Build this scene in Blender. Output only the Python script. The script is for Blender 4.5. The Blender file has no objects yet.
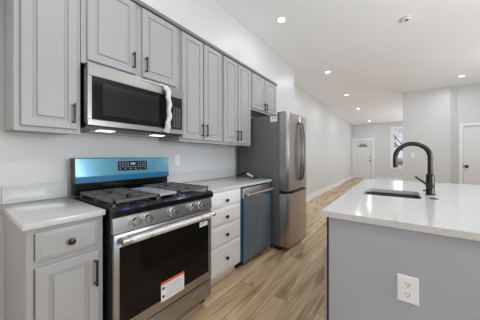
import bpy, bmesh, math, random
from mathutils import Vector, Matrix

S = bpy.context.scene
COL = S.collection
PI = math.pi
random.seed(7)

# ------------------------------------------------------------------ camera, world, light, exposure
cd = bpy.data.cameras.new('camera')
cam = bpy.data.objects.new('camera', cd)
COL.objects.link(cam)
cam.location = (1.933, 0.0, 1.206)
cam.rotation_euler = (PI / 2, 0, 0.629)
cd.sensor_width = 36.0
cd.lens = 213.83 / 480 * 36
cd.shift_y = -3.68 / 480
cd.clip_start = 0.02
cd.clip_end = 300
S.camera = cam

world = bpy.data.worlds.new('daylight_sky')
S.world = world
world.use_nodes = True
wn = world.node_tree
bg = wn.nodes['Background']
bg.inputs['Color'].default_value = (0.93, 0.95, 1.0, 1)
bg.inputs['Strength'].default_value = 1.0

S.view_settings.view_transform = 'Standard'
S.view_settings.look = 'None'
S.view_settings.gamma = 1.0
S.view_settings.use_curve_mapping = False
S.view_settings.exposure = -0.3

DOWNLIGHT_W = 6.2
REAR_W, SIDE_W, CEIL_FILL_W, MID_W, FRONT_W, FSIDE_W = 16.0, 4.0, 106.0, 26.0, 8.0, 82.0


def area(name, loc, rot, sx, sy, power, color=(1, 1, 1)):
    l = bpy.data.lights.new(name, 'AREA')
    l.shape = 'RECTANGLE'
    l.size, l.size_y = sx, sy
    l.energy = power
    l.color = color
    o = bpy.data.objects.new(name, l)
    o.location = loc
    o.rotation_euler = rot
    COL.objects.link(o)
    return o


# rear and side fills added at made-up openings; front_daylight sits at the visible window
area('rear_fill', (2.3, -2.52, 1.45), (PI / 2, 0, 0), 2.6, 2.0, REAR_W, (0.92, 0.965, 1.0))
area('side_fill', (4.56, 1.3, 1.55), (0, PI / 2 + 0.0, 0), 1.8, 1.3, SIDE_W, (0.92, 0.965, 1.0))
area('ceiling_fill_side', (4.55, 1.3, 1.55), (0, PI / 2 + 0.9, 0), 1.8, 1.3, CEIL_FILL_W, (0.90, 0.955, 1.0))
area('ceiling_fill_middle', (4.55, 5.0, 1.55), (0, PI / 2 + 0.9, 0), 1.8, 1.3, MID_W, (0.86, 0.94, 1.0))
area('front_daylight', (2.35, 13.02, 1.62), (-PI / 2, 0, 0), 1.0, 1.8, FRONT_W, (0.92, 0.965, 1.0))
area('front_side_fill', (4.56, 10.3, 1.55), (0, PI / 2 + 0.5, 0), 1.8, 1.3, FSIDE_W, (0.87, 0.94, 1.0))


# ------------------------------------------------------------------ materials
def newmat(name):
    m = bpy.data.materials.new(name)
    m.use_nodes = True
    nt = m.node_tree
    return m, nt, nt.nodes['Principled BSDF']


def lin(c):
    r = []
    for v in c:
        v = v / 255
        r.append(v / 12.92 if v <= 0.04045 else ((v + 0.055) / 1.055) ** 2.4)
    return (*r, 1)


def plain(name, rgb, rough=0.5, metal=0.0, var=0.03, scale=9.0, bump=0.0, bscale=200, coat=0.0, spec=None, stretch=None):
    m, nt, p = newmat(name)
    c = lin(rgb)
    tc = nt.nodes.new('ShaderNodeTexCoord')
    nz = nt.nodes.new('ShaderNodeTexNoise')
    nz.inputs['Scale'].default_value = scale
    nz.inputs['Detail'].default_value = 3
    src = tc.outputs['Object']
    if stretch:
        mp = nt.nodes.new('ShaderNodeMapping')
        mp.inputs['Scale'].default_value = stretch
        nt.links.new(src, mp.inputs['Vector'])
        src = mp.outputs['Vector']
    nt.links.new(src, nz.inputs['Vector'])
    rp = nt.nodes.new('ShaderNodeValToRGB')
    rp.color_ramp.elements[0].position = 0.3
    rp.color_ramp.elements[1].position = 0.7
    rp.color_ramp.elements[0].color = tuple(max(0, x * (1 - var)) for x in c[:3]) + (1,)
    rp.color_ramp.elements[1].color = tuple(min(1, x * (1 + var)) for x in c[:3]) + (1,)
    nt.links.new(nz.outputs['Fac'], rp.inputs['Fac'])
    nt.links.new(rp.outputs['Color'], p.inputs['Base Color'])
    p.inputs['Roughness'].default_value = rough
    p.inputs['Metallic'].default_value = metal
    if coat:
        p.inputs['Coat Weight'].default_value = coat
        p.inputs['Coat Roughness'].default_value = 0.08
    if spec is not None:
        p.inputs['Specular IOR Level'].default_value = spec
    if bump:
        n2 = nt.nodes.new('ShaderNodeTexNoise')
        n2.inputs['Scale'].default_value = bscale
        nt.links.new(tc.outputs['Object'], n2.inputs['Vector'])
        b = nt.nodes.new('ShaderNodeBump')
        b.inputs['Strength'].default_value = bump
        b.inputs['Distance'].default_value = 0.01
        nt.links.new(n2.outputs['Fac'], b.inputs['Height'])
        nt.links.new(b.outputs['Normal'], p.inputs['Normal'])
    return m


def emit(name, rgb, strength):
    m, nt, p = newmat(name)
    p.inputs['Base Color'].default_value = lin(rgb)
    p.inputs['Emission Color'].default_value = lin(rgb)
    p.inputs['Emission Strength'].default_value = strength
    return m


M = {}
M['wall'] = plain('wall_paint', (214, 214, 214), 0.42, var=0.012, scale=3, bump=0.02, bscale=120)
M['ceiling'] = plain('ceiling_paint', (248, 249, 250), 0.8, var=0.01, scale=2)
M['trim'] = plain('white_trim_paint', (240, 240, 240), 0.35, var=0.01)
M['door_white'] = plain('white_door_paint', (232, 232, 232), 0.4, var=0.01)
M['cab'] = plain('grey_cabinet_paint', (169, 169, 170), 0.42, var=0.015, scale=4)
M['cab_shade'] = plain('molding_shade_grey', (120, 120, 122), 0.5, var=0.015, scale=4)  # cabinet grey darkened; shade along the cabinet tops painted into the molding
M['cab_in'] = plain('cabinet_toe_board', (150, 150, 152), 0.6)
M['cab_pale'] = plain('pale_grey_drawer_paint', (242, 242, 243), 0.42, var=0.01, scale=4)
M['gap_shade'] = plain('painted_gap_shadow', (24, 24, 26), 0.8)
M['island'] = plain('island_panel_paint', (172, 177, 185), 0.45, var=0.015, scale=4)
M['black'] = plain('black_satin_metal', (22, 22, 23), 0.35, var=0.05)
M['black_gloss'] = plain('black_enamel', (13, 13, 14), 0.12, var=0.05)
M['iron'] = plain('cast_iron', (92, 90, 88), 0.4, var=0.12, scale=60)
M['steel'] = plain('brushed_steel', (172, 172, 172), 0.3, 1.0, var=0.05, scale=6, stretch=(1, 2, 90))
M['steel_mw'] = plain('microwave_steel', (150, 148, 145), 0.3, 1.0, var=0.05, scale=6, stretch=(1, 2, 90))
M['steel_dark'] = plain('dark_stainless', (184, 178, 174), 0.3, 1.0, var=0.05, scale=6, stretch=(90, 90, 1))
M['steel_sink'] = plain('sink_steel', (66, 62, 59), 0.32, 1.0, var=0.06, scale=8, stretch=(1, 60, 1))
M['handle_dark'] = plain('dark_handle_steel', (112, 108, 106), 0.25, 1.0, var=0.04)
M['chrome'] = plain('polished_steel', (214, 212, 208), 0.16, 1.0, var=0.02)
M['fridge_side'] = plain('fridge_side_grey', (94, 94, 96), 0.5, var=0.03, bump=0.03, bscale=400)
M['gunmetal'] = plain('gunmetal', (66, 64, 63), 0.22, 1.0, var=0.05)
M['film_light'] = plain('light_blue_film', (84, 148, 172), 0.22, 0.25, var=0.05, scale=5, coat=0.5)
M['film_deep'] = plain('deep_blue_film', (16, 112, 158), 0.3, 0.1, var=0.06, scale=6, coat=0.4)
M['film_dw'] = plain('slate_blue_film', (100, 122, 136), 0.3, 0.4, var=0.14, scale=7, coat=0.3, stretch=(1, 1, 0.3))
M['film_edge'] = plain('blue_film_edge', (14, 76, 132), 0.35, 0.0, var=0.15, scale=20)
M['wrap'] = plain('white_foam_wrap', (224, 223, 219), 0.6, var=0.1, scale=70, bump=0.6, bscale=90)
M['wrap_clear'] = plain('clear_plastic_wrap', (214, 213, 210), 0.3, 0.3, var=0.12, scale=50, bump=0.4, bscale=60)
M['label'] = plain('white_label_paper', (232, 231, 230), 0.6, var=0.01)
M['label_orange'] = plain('orange_label_band', (226, 96, 42), 0.6, var=0.02)
M['label_grey'] = plain('grey_label_print', (170, 170, 174), 0.7, var=0.02)
M['ink'] = plain('black_ink', (26, 26, 28), 0.7, var=0.02)
M['plate'] = plain('white_plate_plastic', (240, 240, 240), 0.3, var=0.005)
M['keys'] = plain('pale_key_print', (182, 190, 200), 0.5, var=0.02)
M['screen'] = plain('navy_display_glass', (14, 22, 40), 0.12, var=0.03)
M['tag_cord'] = plain('black_rubber_cord', (22, 22, 22), 0.5, var=0.05)
M['griddle'] = plain('wrapped_griddle_steel', (188, 188, 192), 0.4, 0.4, var=0.03)
M['bark'] = plain('dark_bark', (92, 86, 96), 0.9, var=0.2, scale=12)
M['snow'] = plain('pale_pavement', (206, 204, 204), 0.9, var=0.05)
M['register'] = plain('brown_register_metal', (96, 66, 54), 0.5, 0.3, var=0.05)
M['detector'] = plain('detector_plastic', (238, 238, 238), 0.4, var=0.005)
M['groove'] = plain('grey_vent_slot', (120, 120, 120), 0.6, var=0.02)
M['lamp_small'] = emit('cooktop_lamp_lens', (255, 250, 240), 2.5)
M['lamp'] = emit('downlight_lens', (255, 252, 244), 14)


def glass_mat():
    m, nt, p = newmat('window_glass')
    p.inputs['Base Color'].default_value = (0.95, 0.97, 1, 1)
    p.inputs['Roughness'].default_value = 0.02
    p.inputs['Transmission Weight'].default_value = 1.0
    p.inputs['IOR'].default_value = 1.06
    return m


M['glass'] = glass_mat()


m_, nt_, p_ = newmat('frosted_glass')
p_.inputs['Base Color'].default_value = (.9, .9, .9, 1)
p_.inputs['Roughness'].default_value = 0.3
M['frosted'] = m_


def dark_glass(name, rgb):
    m, nt, p = newmat(name)
    p.inputs['Base Color'].default_value = lin(rgb)
    p.inputs['Roughness'].default_value = 0.06
    p.inputs['Specular IOR Level'].default_value = 0.2
    return m


M['oven_glass'] = dark_glass('oven_glass', (20, 18, 16))
M['mw_glass'] = dark_glass('microwave_glass', (20, 20, 19))


def quartz():
    m, nt, p = newmat('white_quartz')
    tc = nt.nodes.new('ShaderNodeTexCoord')
    v = nt.nodes.new('ShaderNodeTexVoronoi')
    v.inputs['Scale'].default_value = 85
    r = nt.nodes.new('ShaderNodeValToRGB')
    r.color_ramp.elements[0].position = 0.12
    r.color_ramp.elements[1].position = 0.24
    r.color_ramp.elements[0].color = lin((176, 176, 178))
    r.color_ramp.elements[1].color = lin((208, 208, 207))
    n = nt.nodes.new('ShaderNodeTexNoise')
    n.inputs['Scale'].default_value = 30
    n.inputs['Detail'].default_value = 6
    r2 = nt.nodes.new('ShaderNodeValToRGB')
    r2.color_ramp.elements[0].position = 0.35
    r2.color_ramp.elements[1].position = 0.6
    r2.color_ramp.elements[0].color = (0.965, 0.965, 0.965, 1)
    r2.color_ramp.elements[1].color = (1, 1, 1, 1)
    mx = nt.nodes.new('ShaderNodeMixRGB')
    mx.blend_type = 'MULTIPLY'
    mx.inputs['Fac'].default_value = 1
    nt.links.new(tc.outputs['Object'], v.inputs['Vector'])
    nt.links.new(tc.outputs['Object'], n.inputs['Vector'])
    nt.links.new(v.outputs['Distance'], r.inputs['Fac'])
    nt.links.new(n.outputs['Fac'], r2.inputs['Fac'])
    nt.links.new(r.outputs['Color'], mx.inputs['Color1'])
    nt.links.new(r2.outputs['Color'], mx.inputs['Color2'])
    nt.links.new(mx.outputs['Color'], p.inputs['Base Color'])
    p.inputs['Roughness'].default_value = 0.12
    return m


M['quartz'] = quartz()


def planks():
    m, nt, p = newmat('oak_plank_floor')
    L = nt.links.new
    tc = nt.nodes.new('ShaderNodeTexCoord')
    mp = nt.nodes.new('ShaderNodeMapping')
    mp.inputs['Rotation'].default_value = (0, 0, PI / 2)
    L(tc.outputs['Object'], mp.inputs['Vector'])
    br = nt.nodes.new('ShaderNodeTexBrick')
    br.offset = 0.37
    br.inputs['Scale'].default_value = 1.0
    br.inputs['Brick Width'].default_value = 1.22
    br.inputs['Row Height'].default_value = 0.18
    br.inputs['Mortar Size'].default_value = 0.0016
    br.inputs['Mortar Smooth'].default_value = 0.2
    br.inputs['Bias'].default_value = 0.0
    br.inputs['Color1'].default_value = lin((238, 212, 174))
    br.inputs['Color2'].default_value = lin((208, 180, 144))
    br.inputs['Mortar'].default_value = lin((110, 90, 70))
    L(mp.outputs['Vector'], br.inputs['Vector'])
    # grain running along each plank, shifted by the plank's own tone
    sx = nt.nodes.new('ShaderNodeMapping')
    sx.inputs['Scale'].default_value = (24, 1.1, 1)
    ad = nt.nodes.new('ShaderNodeVectorMath')
    ad.operation = 'MULTIPLY_ADD'
    ad.inputs[1].default_value = (40, 40, 40)
    L(br.outputs['Color'], ad.inputs[0])
    L(tc.outputs['Object'], ad.inputs[2])
    L(ad.outputs['Vector'], sx.inputs['Vector'])
    n = nt.nodes.new('ShaderNodeTexNoise')
    n.inputs['Scale'].default_value = 1.0
    n.inputs['Detail'].default_value = 7
    n.inputs['Roughness'].default_value = 0.62
    n.inputs['Distortion'].default_value = 1.0
    L(sx.outputs['Vector'], n.inputs['Vector'])
    r = nt.nodes.new('ShaderNodeValToRGB')
    r.color_ramp.elements[0].position = 0.3
    r.color_ramp.elements[1].position = 0.62
    r.color_ramp.elements[0].color = lin((196, 184, 172))
    r.color_ramp.elements[1].color = (1, 1, 1, 1)
    L(n.outputs['Fac'], r.inputs['Fac'])
    # broad dark cathedral figure
    s2 = nt.nodes.new('ShaderNodeMapping')
    s2.inputs['Scale'].default_value = (7, 0.8, 1)
    L(ad.outputs['Vector'], s2.inputs['Vector'])
    n2 = nt.nodes.new('ShaderNodeTexNoise')
    n2.inputs['Scale'].default_value = 1.0
    n2.inputs['Detail'].default_value = 4
    n2.inputs['Distortion'].default_value = 1.4
    L(s2.outputs['Vector'], n2.inputs['Vector'])
    r2 = nt.nodes.new('ShaderNodeValToRGB')
    r2.color_ramp.elements[0].position = 0.34
    r2.color_ramp.elements[1].position = 0.5
    r2.color_ramp.elements[0].color = lin((196, 180, 164))
    r2.color_ramp.elements[1].color = (1, 1, 1, 1)
    L(n2.outputs['Fac'], r2.inputs['Fac'])
    a = nt.nodes.new('ShaderNodeMixRGB')
    a.blend_type = 'MULTIPLY'
    a.inputs['Fac'].default_value = 1
    L(br.outputs['Color'], a.inputs['Color1'])
    L(r.outputs['Color'], a.inputs['Color2'])
    b = nt.nodes.new('ShaderNodeMixRGB')
    b.blend_type = 'MULTIPLY'
    b.inputs['Fac'].default_value = 1
    L(a.outputs['Color'], b.inputs['Color1'])
    L(r2.outputs['Color'], b.inputs['Color2'])
    L(b.outputs['Color'], p.inputs['Base Color'])
    p.inputs['Roughness'].default_value = 0.42
    return m


M['floor'] = planks()


def brickwall():
    m, nt, p = newmat('red_brick')
    tc = nt.nodes.new('ShaderNodeTexCoord')
    mp = nt.nodes.new('ShaderNodeMapping')
    mp.inputs['Rotation'].default_value = (PI / 2, 0, 0)
    br = nt.nodes.new('ShaderNodeTexBrick')
    br.inputs['Scale'].default_value = 4
    br.inputs['Color1'].default_value = lin((188, 140, 130))
    br.inputs['Color2'].default_value = lin((172, 128, 120))
    br.inputs['Mortar'].default_value = lin((178, 160, 152))
    nt.links.new(tc.outputs['Object'], mp.inputs['Vector'])
    nt.links.new(mp.outputs['Vector'], br.inputs['Vector'])
    nt.links.new(br.outputs['Color'], p.inputs['Base Color'])
    p.inputs['Roughness'].default_value = 0.9
    return m


M['brick'] = brickwall()

# ------------------------------------------------------------------ mesh helpers
WORLD = {}


def thing(name, label, cat, loc, group=None):
    o = bpy.data.objects.new(name, None)
    o.empty_display_size = 0.1
    o.location = loc
    COL.objects.link(o)
    o['label'] = label
    o['category'] = cat
    if group:
        o['group'] = group
    WORLD[o.name] = Vector(loc)
    return o


def tag(o, label, cat, group=None):
    o['label'] = label
    o['category'] = cat
    if group:
        o['group'] = group
    return o


def obj(name, bm, mat, parent=None, smooth=35, base=None):
    """link a bmesh built in world coordinates as one mesh object"""
    bmesh.ops.recalc_face_normals(bm, faces=bm.faces)
    me = bpy.data.meshes.new(name)
    bm.to_mesh(me)
    bm.free()
    if parent is not None:
        w = WORLD[parent.name]
    elif base is not None:
        w = Vector(base)
    else:
        w = Vector((0, 0, 0))
    me.transform(Matrix.Translation(-w))
    for q in me.polygons:
        q.use_smooth = True
    me.set_sharp_from_angle(angle=math.radians(smooth))
    mats = mat if isinstance(mat, (list, tuple)) else [mat]
    for k in mats:
        me.materials.append(k)
    o = bpy.data.objects.new(name, me)
    COL.objects.link(o)
    if parent is not None:
        o.parent = parent
    elif base is not None:
        o.location = base
    WORLD[o.name] = w
    return o


def struct(name, bm, mat, parent=None):
    o = obj(name, bm, mat, parent)
    if parent is None:
        o['kind'] = 'structure'
    return o


def B():
    return bmesh.new()


def box(bm, x0, x1, y0, y1, z0, z1, bev=0.0, seg=2, mi=0):
    vs = [bm.verts.new(c) for c in ((x0, y0, z0), (x1, y0, z0), (x1, y1, z0), (x0, y1, z0),
                                    (x0, y0, z1), (x1, y0, z1), (x1, y1, z1), (x0, y1, z1))]
    fs = [bm.faces.new([vs[i] for i in f]) for f in
          ((3, 2, 1, 0), (4, 5, 6, 7), (0, 1, 5, 4), (1, 2, 6, 5), (2, 3, 7, 6), (3, 0, 4, 7))]
    for f in fs:
        f.material_index = mi
    if bev:
        es = list({e for f in fs for e in f.edges})
        bmesh.ops.bevel(bm, geom=es, offset=bev, segments=seg, affect='EDGES', profile=0.5)
    return bm


def bx(*a, **k):
    return box(B(), *a, **k)


def prism(bm, pts, axis, a0, a1, mi=0):
    """extrude the polygon pts (2-D) from a0 to a1 along axis; the two other axes follow in xyz order"""
    def mk(p, a):
        if axis == 'x':
            return (a, p[0], p[1])
        if axis == 'y':
            return (p[0], a, p[1])
        return (p[0], p[1], a)
    v0 = [bm.verts.new(mk(p, a0)) for p in pts]
    v1 = [bm.verts.new(mk(p, a1)) for p in pts]
    n = len(pts)
    fs = [bm.faces.new(v0[::-1]), bm.faces.new(v1)]
    for i in range(n):
        fs.append(bm.faces.new((v0[i], v0[(i + 1) % n], v1[(i + 1) % n], v1[i])))
    for f in fs:
        f.material_index = mi
    return bm


def tube(bm, pts, r, n=10, cap=True, flat=1.0, mi=0):
    pts = [Vector(p) for p in pts]
    rings = []
    t0 = (pts[1] - pts[0]).normalized()
    up = Vector((0, 0, 1)) if abs(t0.z) < 0.9 else Vector((1, 0, 0))
    nrm = (up - t0 * up.dot(t0)).normalized()
    for i, p in enumerate(pts):
        if i == 0:
            t = t0
        elif i == len(pts) - 1:
            t = (pts[-1] - pts[-2]).normalized()
        else:
            t = ((pts[i + 1] - p).normalized() + (p - pts[i - 1]).normalized()).normalized()
        nrm = (nrm - t * nrm.dot(t)).normalized()
        b = t.cross(nrm)
        rr = r[i] if isinstance(r, (list, tuple)) else r
        rings.append([bm.verts.new(p + nrm * rr * math.cos(2 * PI * k / n) + b * rr * flat * math.sin(2 * PI * k / n))
                      for k in range(n)])
    for a, c in zip(rings, rings[1:]):
        for k in range(n):
            f = bm.faces.new((a[k], a[(k + 1) % n], c[(k + 1) % n], c[k]))
            f.material_index = mi
    if cap:
        bm.faces.new(rings[0][::-1]).material_index = mi
        bm.faces.new(rings[-1]).material_index = mi
    return bm


def lathe(bm, center, axis, prof, n=24, mi=0):
    """prof: list of (radius, distance along axis)"""
    ax = Vector(axis).normalized()
    up = Vector((0, 0, 1)) if abs(ax.z) < 0.9 else Vector((1, 0, 0))
    u = (up - ax * up.dot(ax)).normalized()
    v = ax.cross(u)
    c = Vector(center)
    rings = []
    for r, d in prof:
        if r < 1e-6:
            rings.append([bm.verts.new(c + ax * d)])
        else:
            rings.append([bm.verts.new(c + ax * d + u * r * math.cos(2 * PI * k / n) + v * r * math.sin(2 * PI * k / n))
                          for k in range(n)])
    for a, b in zip(rings, rings[1:]):
        for k in range(n):
            k2 = (k + 1) % n
            if len(a) == 1 and len(b) == 1:
                continue
            if len(a) == 1:
                f = bm.faces.new((a[0], b[k2], b[k]))
            elif len(b) == 1:
                f = bm.faces.new((a[k], a[k2], b[0]))
            else:
                f = bm.faces.new((a[k], a[k2], b[k2], b[k]))
            f.material_index = mi
    if len(rings[0]) > 1:
        bm.faces.new(rings[0][::-1]).material_index = mi
    if len(rings[-1]) > 1:
        bm.faces.new(rings[-1]).material_index = mi
    return bm


def panel(bm, O, U, V, N, w, h, rings, arch=0.0, nt=2, mi=0):
    """a door or drawer front: rings of (inset, depth, arch weight); U and V span it, N is its outward normal"""
    O, U, V, N = Vector(O), Vector(U), Vector(V), Vector(N)
    loops = []
    for ins, d, k in rings:
        pts = [(ins, ins), (w - ins, ins)]
        for i in range(nt):
            s = i / (nt - 1)
            x = (w - ins) + (2 * ins - w) * s
            dip = arch * k * (2 * s - 1) ** 2
            pts.append((x, h - ins - dip))
        loops.append([bm.verts.new(O + U * a + V * b + N * d) for a, b in pts])
    n = len(loops[0])
    for a, b in zip(loops, loops[1:]):
        for i in range(n):
            bm.faces.new((a[i], a[(i + 1) % n], b[(i + 1) % n], b[i])).material_index = mi
    bm.faces.new(loops[0][::-1]).material_index = mi
    bm.faces.new(loops[-1]).material_index = mi
    return bm


RAISED = [(0, 0, 0), (0, .016, 0), (.004, .020, 0), (.045, .020, 0), (.0495, .011, 1), (.060, .0095, 1), (.0655, .0185, 1), (.075, .0195, 1)]
SLAB = [(0, 0, 0), (0, .010, 0), (.004, .013, 0), (.012, .014, 0), (.020, .020, 0)]


def front_x(x, y0, y1, z0, z1, rings=RAISED, arch=0.0, nt=2, side=1):
    """a front lying in the plane x, facing +x (side 1) or -x (side -1)"""
    return panel(B(), (x, y0, z0), (0, 1, 0), (0, 0, 1), (side, 0, 0), y1 - y0, z1 - z0, rings, arch, nt)


def bar_pull(parent, x, y, z0, z1, side=1):
    bm = B()
    r = 0.0055
    xo = x + side * 0.028
    box(bm, xo - r, xo + r, y - r, y + r, z0, z1, 0.0015, 1)
    for z in (z0 + 0.010, z1 - 0.010):
        box(bm, min(x, xo), max(x, xo), y - .0045, y + .0045, z - .0045, z + .0045)
    return obj('handle', bm, M['black'], parent)


def knob(parent, x, y, z, side=1):
    bm = lathe(B(), (x, y, z), (side, 0, 0), [(.008, 0), (.007, .010), (.014, .014), (.0165, .020), (.0150, .026), (.006, .029), (0, .0295)], 16)
    return obj('knob', bm, M['black'], parent)


# ------------------------------------------------------------------ the room
CEIL = 2.905
YB, YF, XR = -2.6, 13.1, 4.6          # rear wall, front wall, right wall
struct('floor', bx(-0.05, XR, YB - .1, YF + .1, -0.08, 0.0), M['floor'])
struct('ceiling', bx(-0.05, XR + .1, YB - .1, YF + .1, CEIL, CEIL + .1), M['ceiling'])
struct('wall_left', bx(-0.12, 0.0, YB, YF, 0.0, CEIL), M['wall'])
# bulkhead above the cabinets, and the boxed chase beyond the fridge
struct('wall_left_bulkhead', bx(0.0, 0.325, YB, 3.232, 2.396, CEIL), M['wall'])
struct('wall_left_chase', bx(0.0, 0.315, 3.234, 4.04, 0.0, CEIL), M['wall'])


def wall_with_hole(name, axis, a0, a1, lo, hi, holes, mat):
    """wall slab between a0..a1 on axis, from lo to hi across, with rectangular holes (c0,c1,z0,z1)"""
    bm = B()
    cs = sorted({lo, hi, *[c for h in holes for c in h[:2]]})
    for c0, c1 in zip(cs, cs[1:]):
        mid = (c0 + c1) / 2
        zs = [(0.0, CEIL)]
        for h in holes:
            if h[0] < mid < h[1]:
                new = []
                for z0, z1 in zs:
                    if h[2] > z0:
                        new.append((z0, h[2]))
                    if h[3] < z1:
                        new.append((h[3], z1))
                zs = new
        for z0, z1 in zs:
            if axis == 'y':
                box(bm, c0, c1, a0, a1, z0, z1)
            else:
                box(bm, a0, a1, c0, c1, z0, z1)
    return struct(name, bm, mat)


wall_with_hole('wall_front', 'y', YF, YF + .16, -0.05, XR, [(0.12, 0.93, 0, 2.06), (1.83, 2.84, 0.72, 2.56)], M['wall'])
wall_with_hole('wall_rear', 'y', YB - .16, YB, -0.05, XR, [(0.9, 3.7, 0.0, 2.5)], M['wall'])
wall_with_hole('wall_right', 'x', XR, XR + .14, YB, YF, [(0.6, 2.0, 0.6, 2.5), (4.3, 5.7, 0.6, 2.5), (9.6, 11.0, 0.6, 2.5)], M['wall'])

# partition with the angled return and the closet door wall
bm = B()
prism(bm, [(2.09, 7.20), (3.005, 7.20), (3.155, 7.32), (3.185, 7.32), (3.185, 7.46), (3.10, 7.46), (2.96, 7.34), (2.09, 7.34)], 'z', 0, CEIL)
struct('wall_partition', bm, M['wall'])
bm = B()
box(bm, 3.185, 3.24, 7.32, 7.46, 0, CEIL)
box(bm, 3.24, 4.04, 7.32, 7.46, 1.935, CEIL)
box(bm, 4.04, XR, 7.32, 7.46, 0, CEIL)
struct('wall_closet', bm, M['wall'])


def baseboard(name, pts, h=0.14, t=0.016):
    bm = B()
    for (x0, x1, y0, y1) in pts:
        box(bm, x0, x1, y0, y1, 0, h - .02)
        # thinner top lip
        if x1 - x0 < y1 - y0:
            box(bm, x0, x0 + (x1 - x0) * .6, y0, y1, h - .02, h)
        else:
            box(bm, x0, x1, y1 - (y1 - y0) * .6, y1, h - .02, h)
    return struct(name, bm, M['trim'])


baseboard('baseboard_left', [(0.001, 0.017, 4.041, YF - .001)])
baseboard('baseboard_front', [(1.06, XR - .01, YF - .017, YF - .001)])
baseboard('baseboard_partition', [(2.09, 3.0, 7.183, 7.199)])


# front door
def paneled_door(bm, x0, x1, y, z0, z1, cells, t=.04):
    """slab facing -y with recessed panels (u0,u1,v0,v1)"""
    box(bm, x0, x1, y, y + t, z0, z1, .002, 1)
    for (u0, u1, v0, v1) in cells:
        panel(bm, (u1, y + .001, v0), (-1, 0, 0), (0, 0, 1), (0, -1, 0), u1 - u0, v1 - v0,
              [(0, 0, 0), (.004, .010, 0), (.016, .010, 0), (.028, .002, 0), (.05, .002, 0), (.075, .010, 0)])


def casing(bm, x0, x1, y, ztop, w=.10, t=.02, z0=0.0):
    box(bm, x0 - w, x0, y - t, y - .001, z0, ztop + w, .003, 1)
    box(bm, x1, x1 + w, y - t, y - .001, z0, ztop + w, .003, 1)
    box(bm, x0, x1, y - t, y - .001, ztop, ztop + w, .003, 1)


dx0, dx1, dy = 0.135, 0.915, 13.12
bm = B()
# slab with a half-round light cut as a window frame on top of it
zt, cxd, rw, rh = 2.03, (dx0 + dx1) / 2, .29, .25
box(bm, dx0, dx1, dy, dy + .04, 0.012, 1.70)
box(bm, dx0, cxd - rw, dy, dy + .04, 1.70, zt)
box(bm, cxd + rw, dx1, dy, dy + .04, 1.70, zt)
NA = 14
pts = [(cxd - rw, zt), (cxd + rw, zt)] + [(cxd + rw * math.cos(PI * i / NA), 1.70 + rh * math.sin(PI * i / NA)) for i in range(NA + 1)]
for i in range(NA):
    a0, a1 = PI * i / NA, PI * (i + 1) / NA
    p0 = (cxd + rw * math.cos(a0), 1.70 + rh * math.sin(a0))
    p1 = (cxd + rw * math.cos(a1), 1.70 + rh * math.sin(a1))
    prism(bm, [p0, (p0[0], zt), (p1[0], zt), p1], 'y', dy, dy + .04)
for (u0, u1, v0, v1) in ((dx0 + .10, cxd - .04, .22, .82), (cxd + .04, dx1 - .10, .22, .82),
                         (dx0 + .10, cxd - .04, .95, 1.58), (cxd + .04, dx1 - .10, .95, 1.58)):
    panel(bm, (u1, dy + .001, v0), (-1, 0, 0), (0, 0, 1), (0, -1, 0), u1 - u0, v1 - v0,
          [(0, 0, 0), (.004, .010, 0), (.016, .010, 0), (.028, .002, 0), (.05, .002, 0), (.075, .008, 0)])
door1 = struct('door_1', bm, M['door_white'])
door1['label'] = 'white front door with a half-round fan light at the far end'
bm = B()
casing(bm, dx0 - .015, dx1 + .015, YF, 2.06, w=.105)
obj('door_frame', bm, M['trim'], door1)
bm = B()
box(bm, dx0 - .014, dx0 - .003, YF + .001, YF + .15, 0.002, 2.059)
box(bm, dx1 + .003, dx1 + .014, YF + .001, YF + .15, 0.002, 2.059)
box(bm, dx0 - .003, dx1 + .003, YF + .001, YF + .15, 2.04, 2.059)
obj('door_jamb', bm, M['trim'], door1)
bm = B()
for i in range(NA):
    a0, a1 = PI * i / NA, PI * (i + 1) / NA
    prism(bm, [(cxd, 1.701), (cxd + (rw - .001) * math.cos(a0), 1.701 + (rh - .001) * math.sin(a0)),
               (cxd + (rw - .001) * math.cos(a1), 1.701 + (rh - .001) * math.sin(a1))], 'y', dy + .017, dy + .022)
bmesh.ops.remove_doubles(bm, verts=bm.verts, dist=1e-5)
obj('fan_light_glass', bm, M['frosted'], door1)
bm = B()
for k in range(1, 6):
    a = PI * k / 6
    tube(bm, [(cxd + .07 * math.cos(a), dy + .012, 1.702 + .05 * math.sin(a)), (cxd + rw * math.cos(a), dy + .012, 1.70 + rh * math.sin(a))], .013, 6)
tube(bm, [(cxd + .08 * math.cos(PI * i / 10), dy + .012, 1.702 + .055 * math.sin(PI * i / 10)) for i in range(11)], .013, 6)
tube(bm, [(cxd + .19 * math.cos(PI * i / 12), dy + .012, 1.702 + .125 * math.sin(PI * i / 12)) for i in range(13)], .013, 6)
tube(bm, [(cxd - rw, dy + .012, 1.704), (cxd + rw, dy + .012, 1.704)], .010, 6)
obj('fan_light_muntin', bm, M['ink'], door1)
bm = lathe(B(), (dx1 - .065, dy, 1.14), (0, -1, 0), [(.03, 0), (.03, .012), (.016, .02), (0, .022)], 16)
obj('deadbolt', bm, M['black'], door1)
bm = lathe(B(), (dx1 - .065, dy, .985), (0, -1, 0), [(.032, 0), (.032, .008), (.012, .014), (.012, .04), (.028, .048), (.03, .06), (.02, .07), (0, .072)], 16)
obj('door_knob', bm, M['black'], door1)
bm = bx(dx0, dx1, dy - .03, dy + .1, 0.0005, 0.011)
obj('threshold', bm, M['black'], door1)

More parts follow.
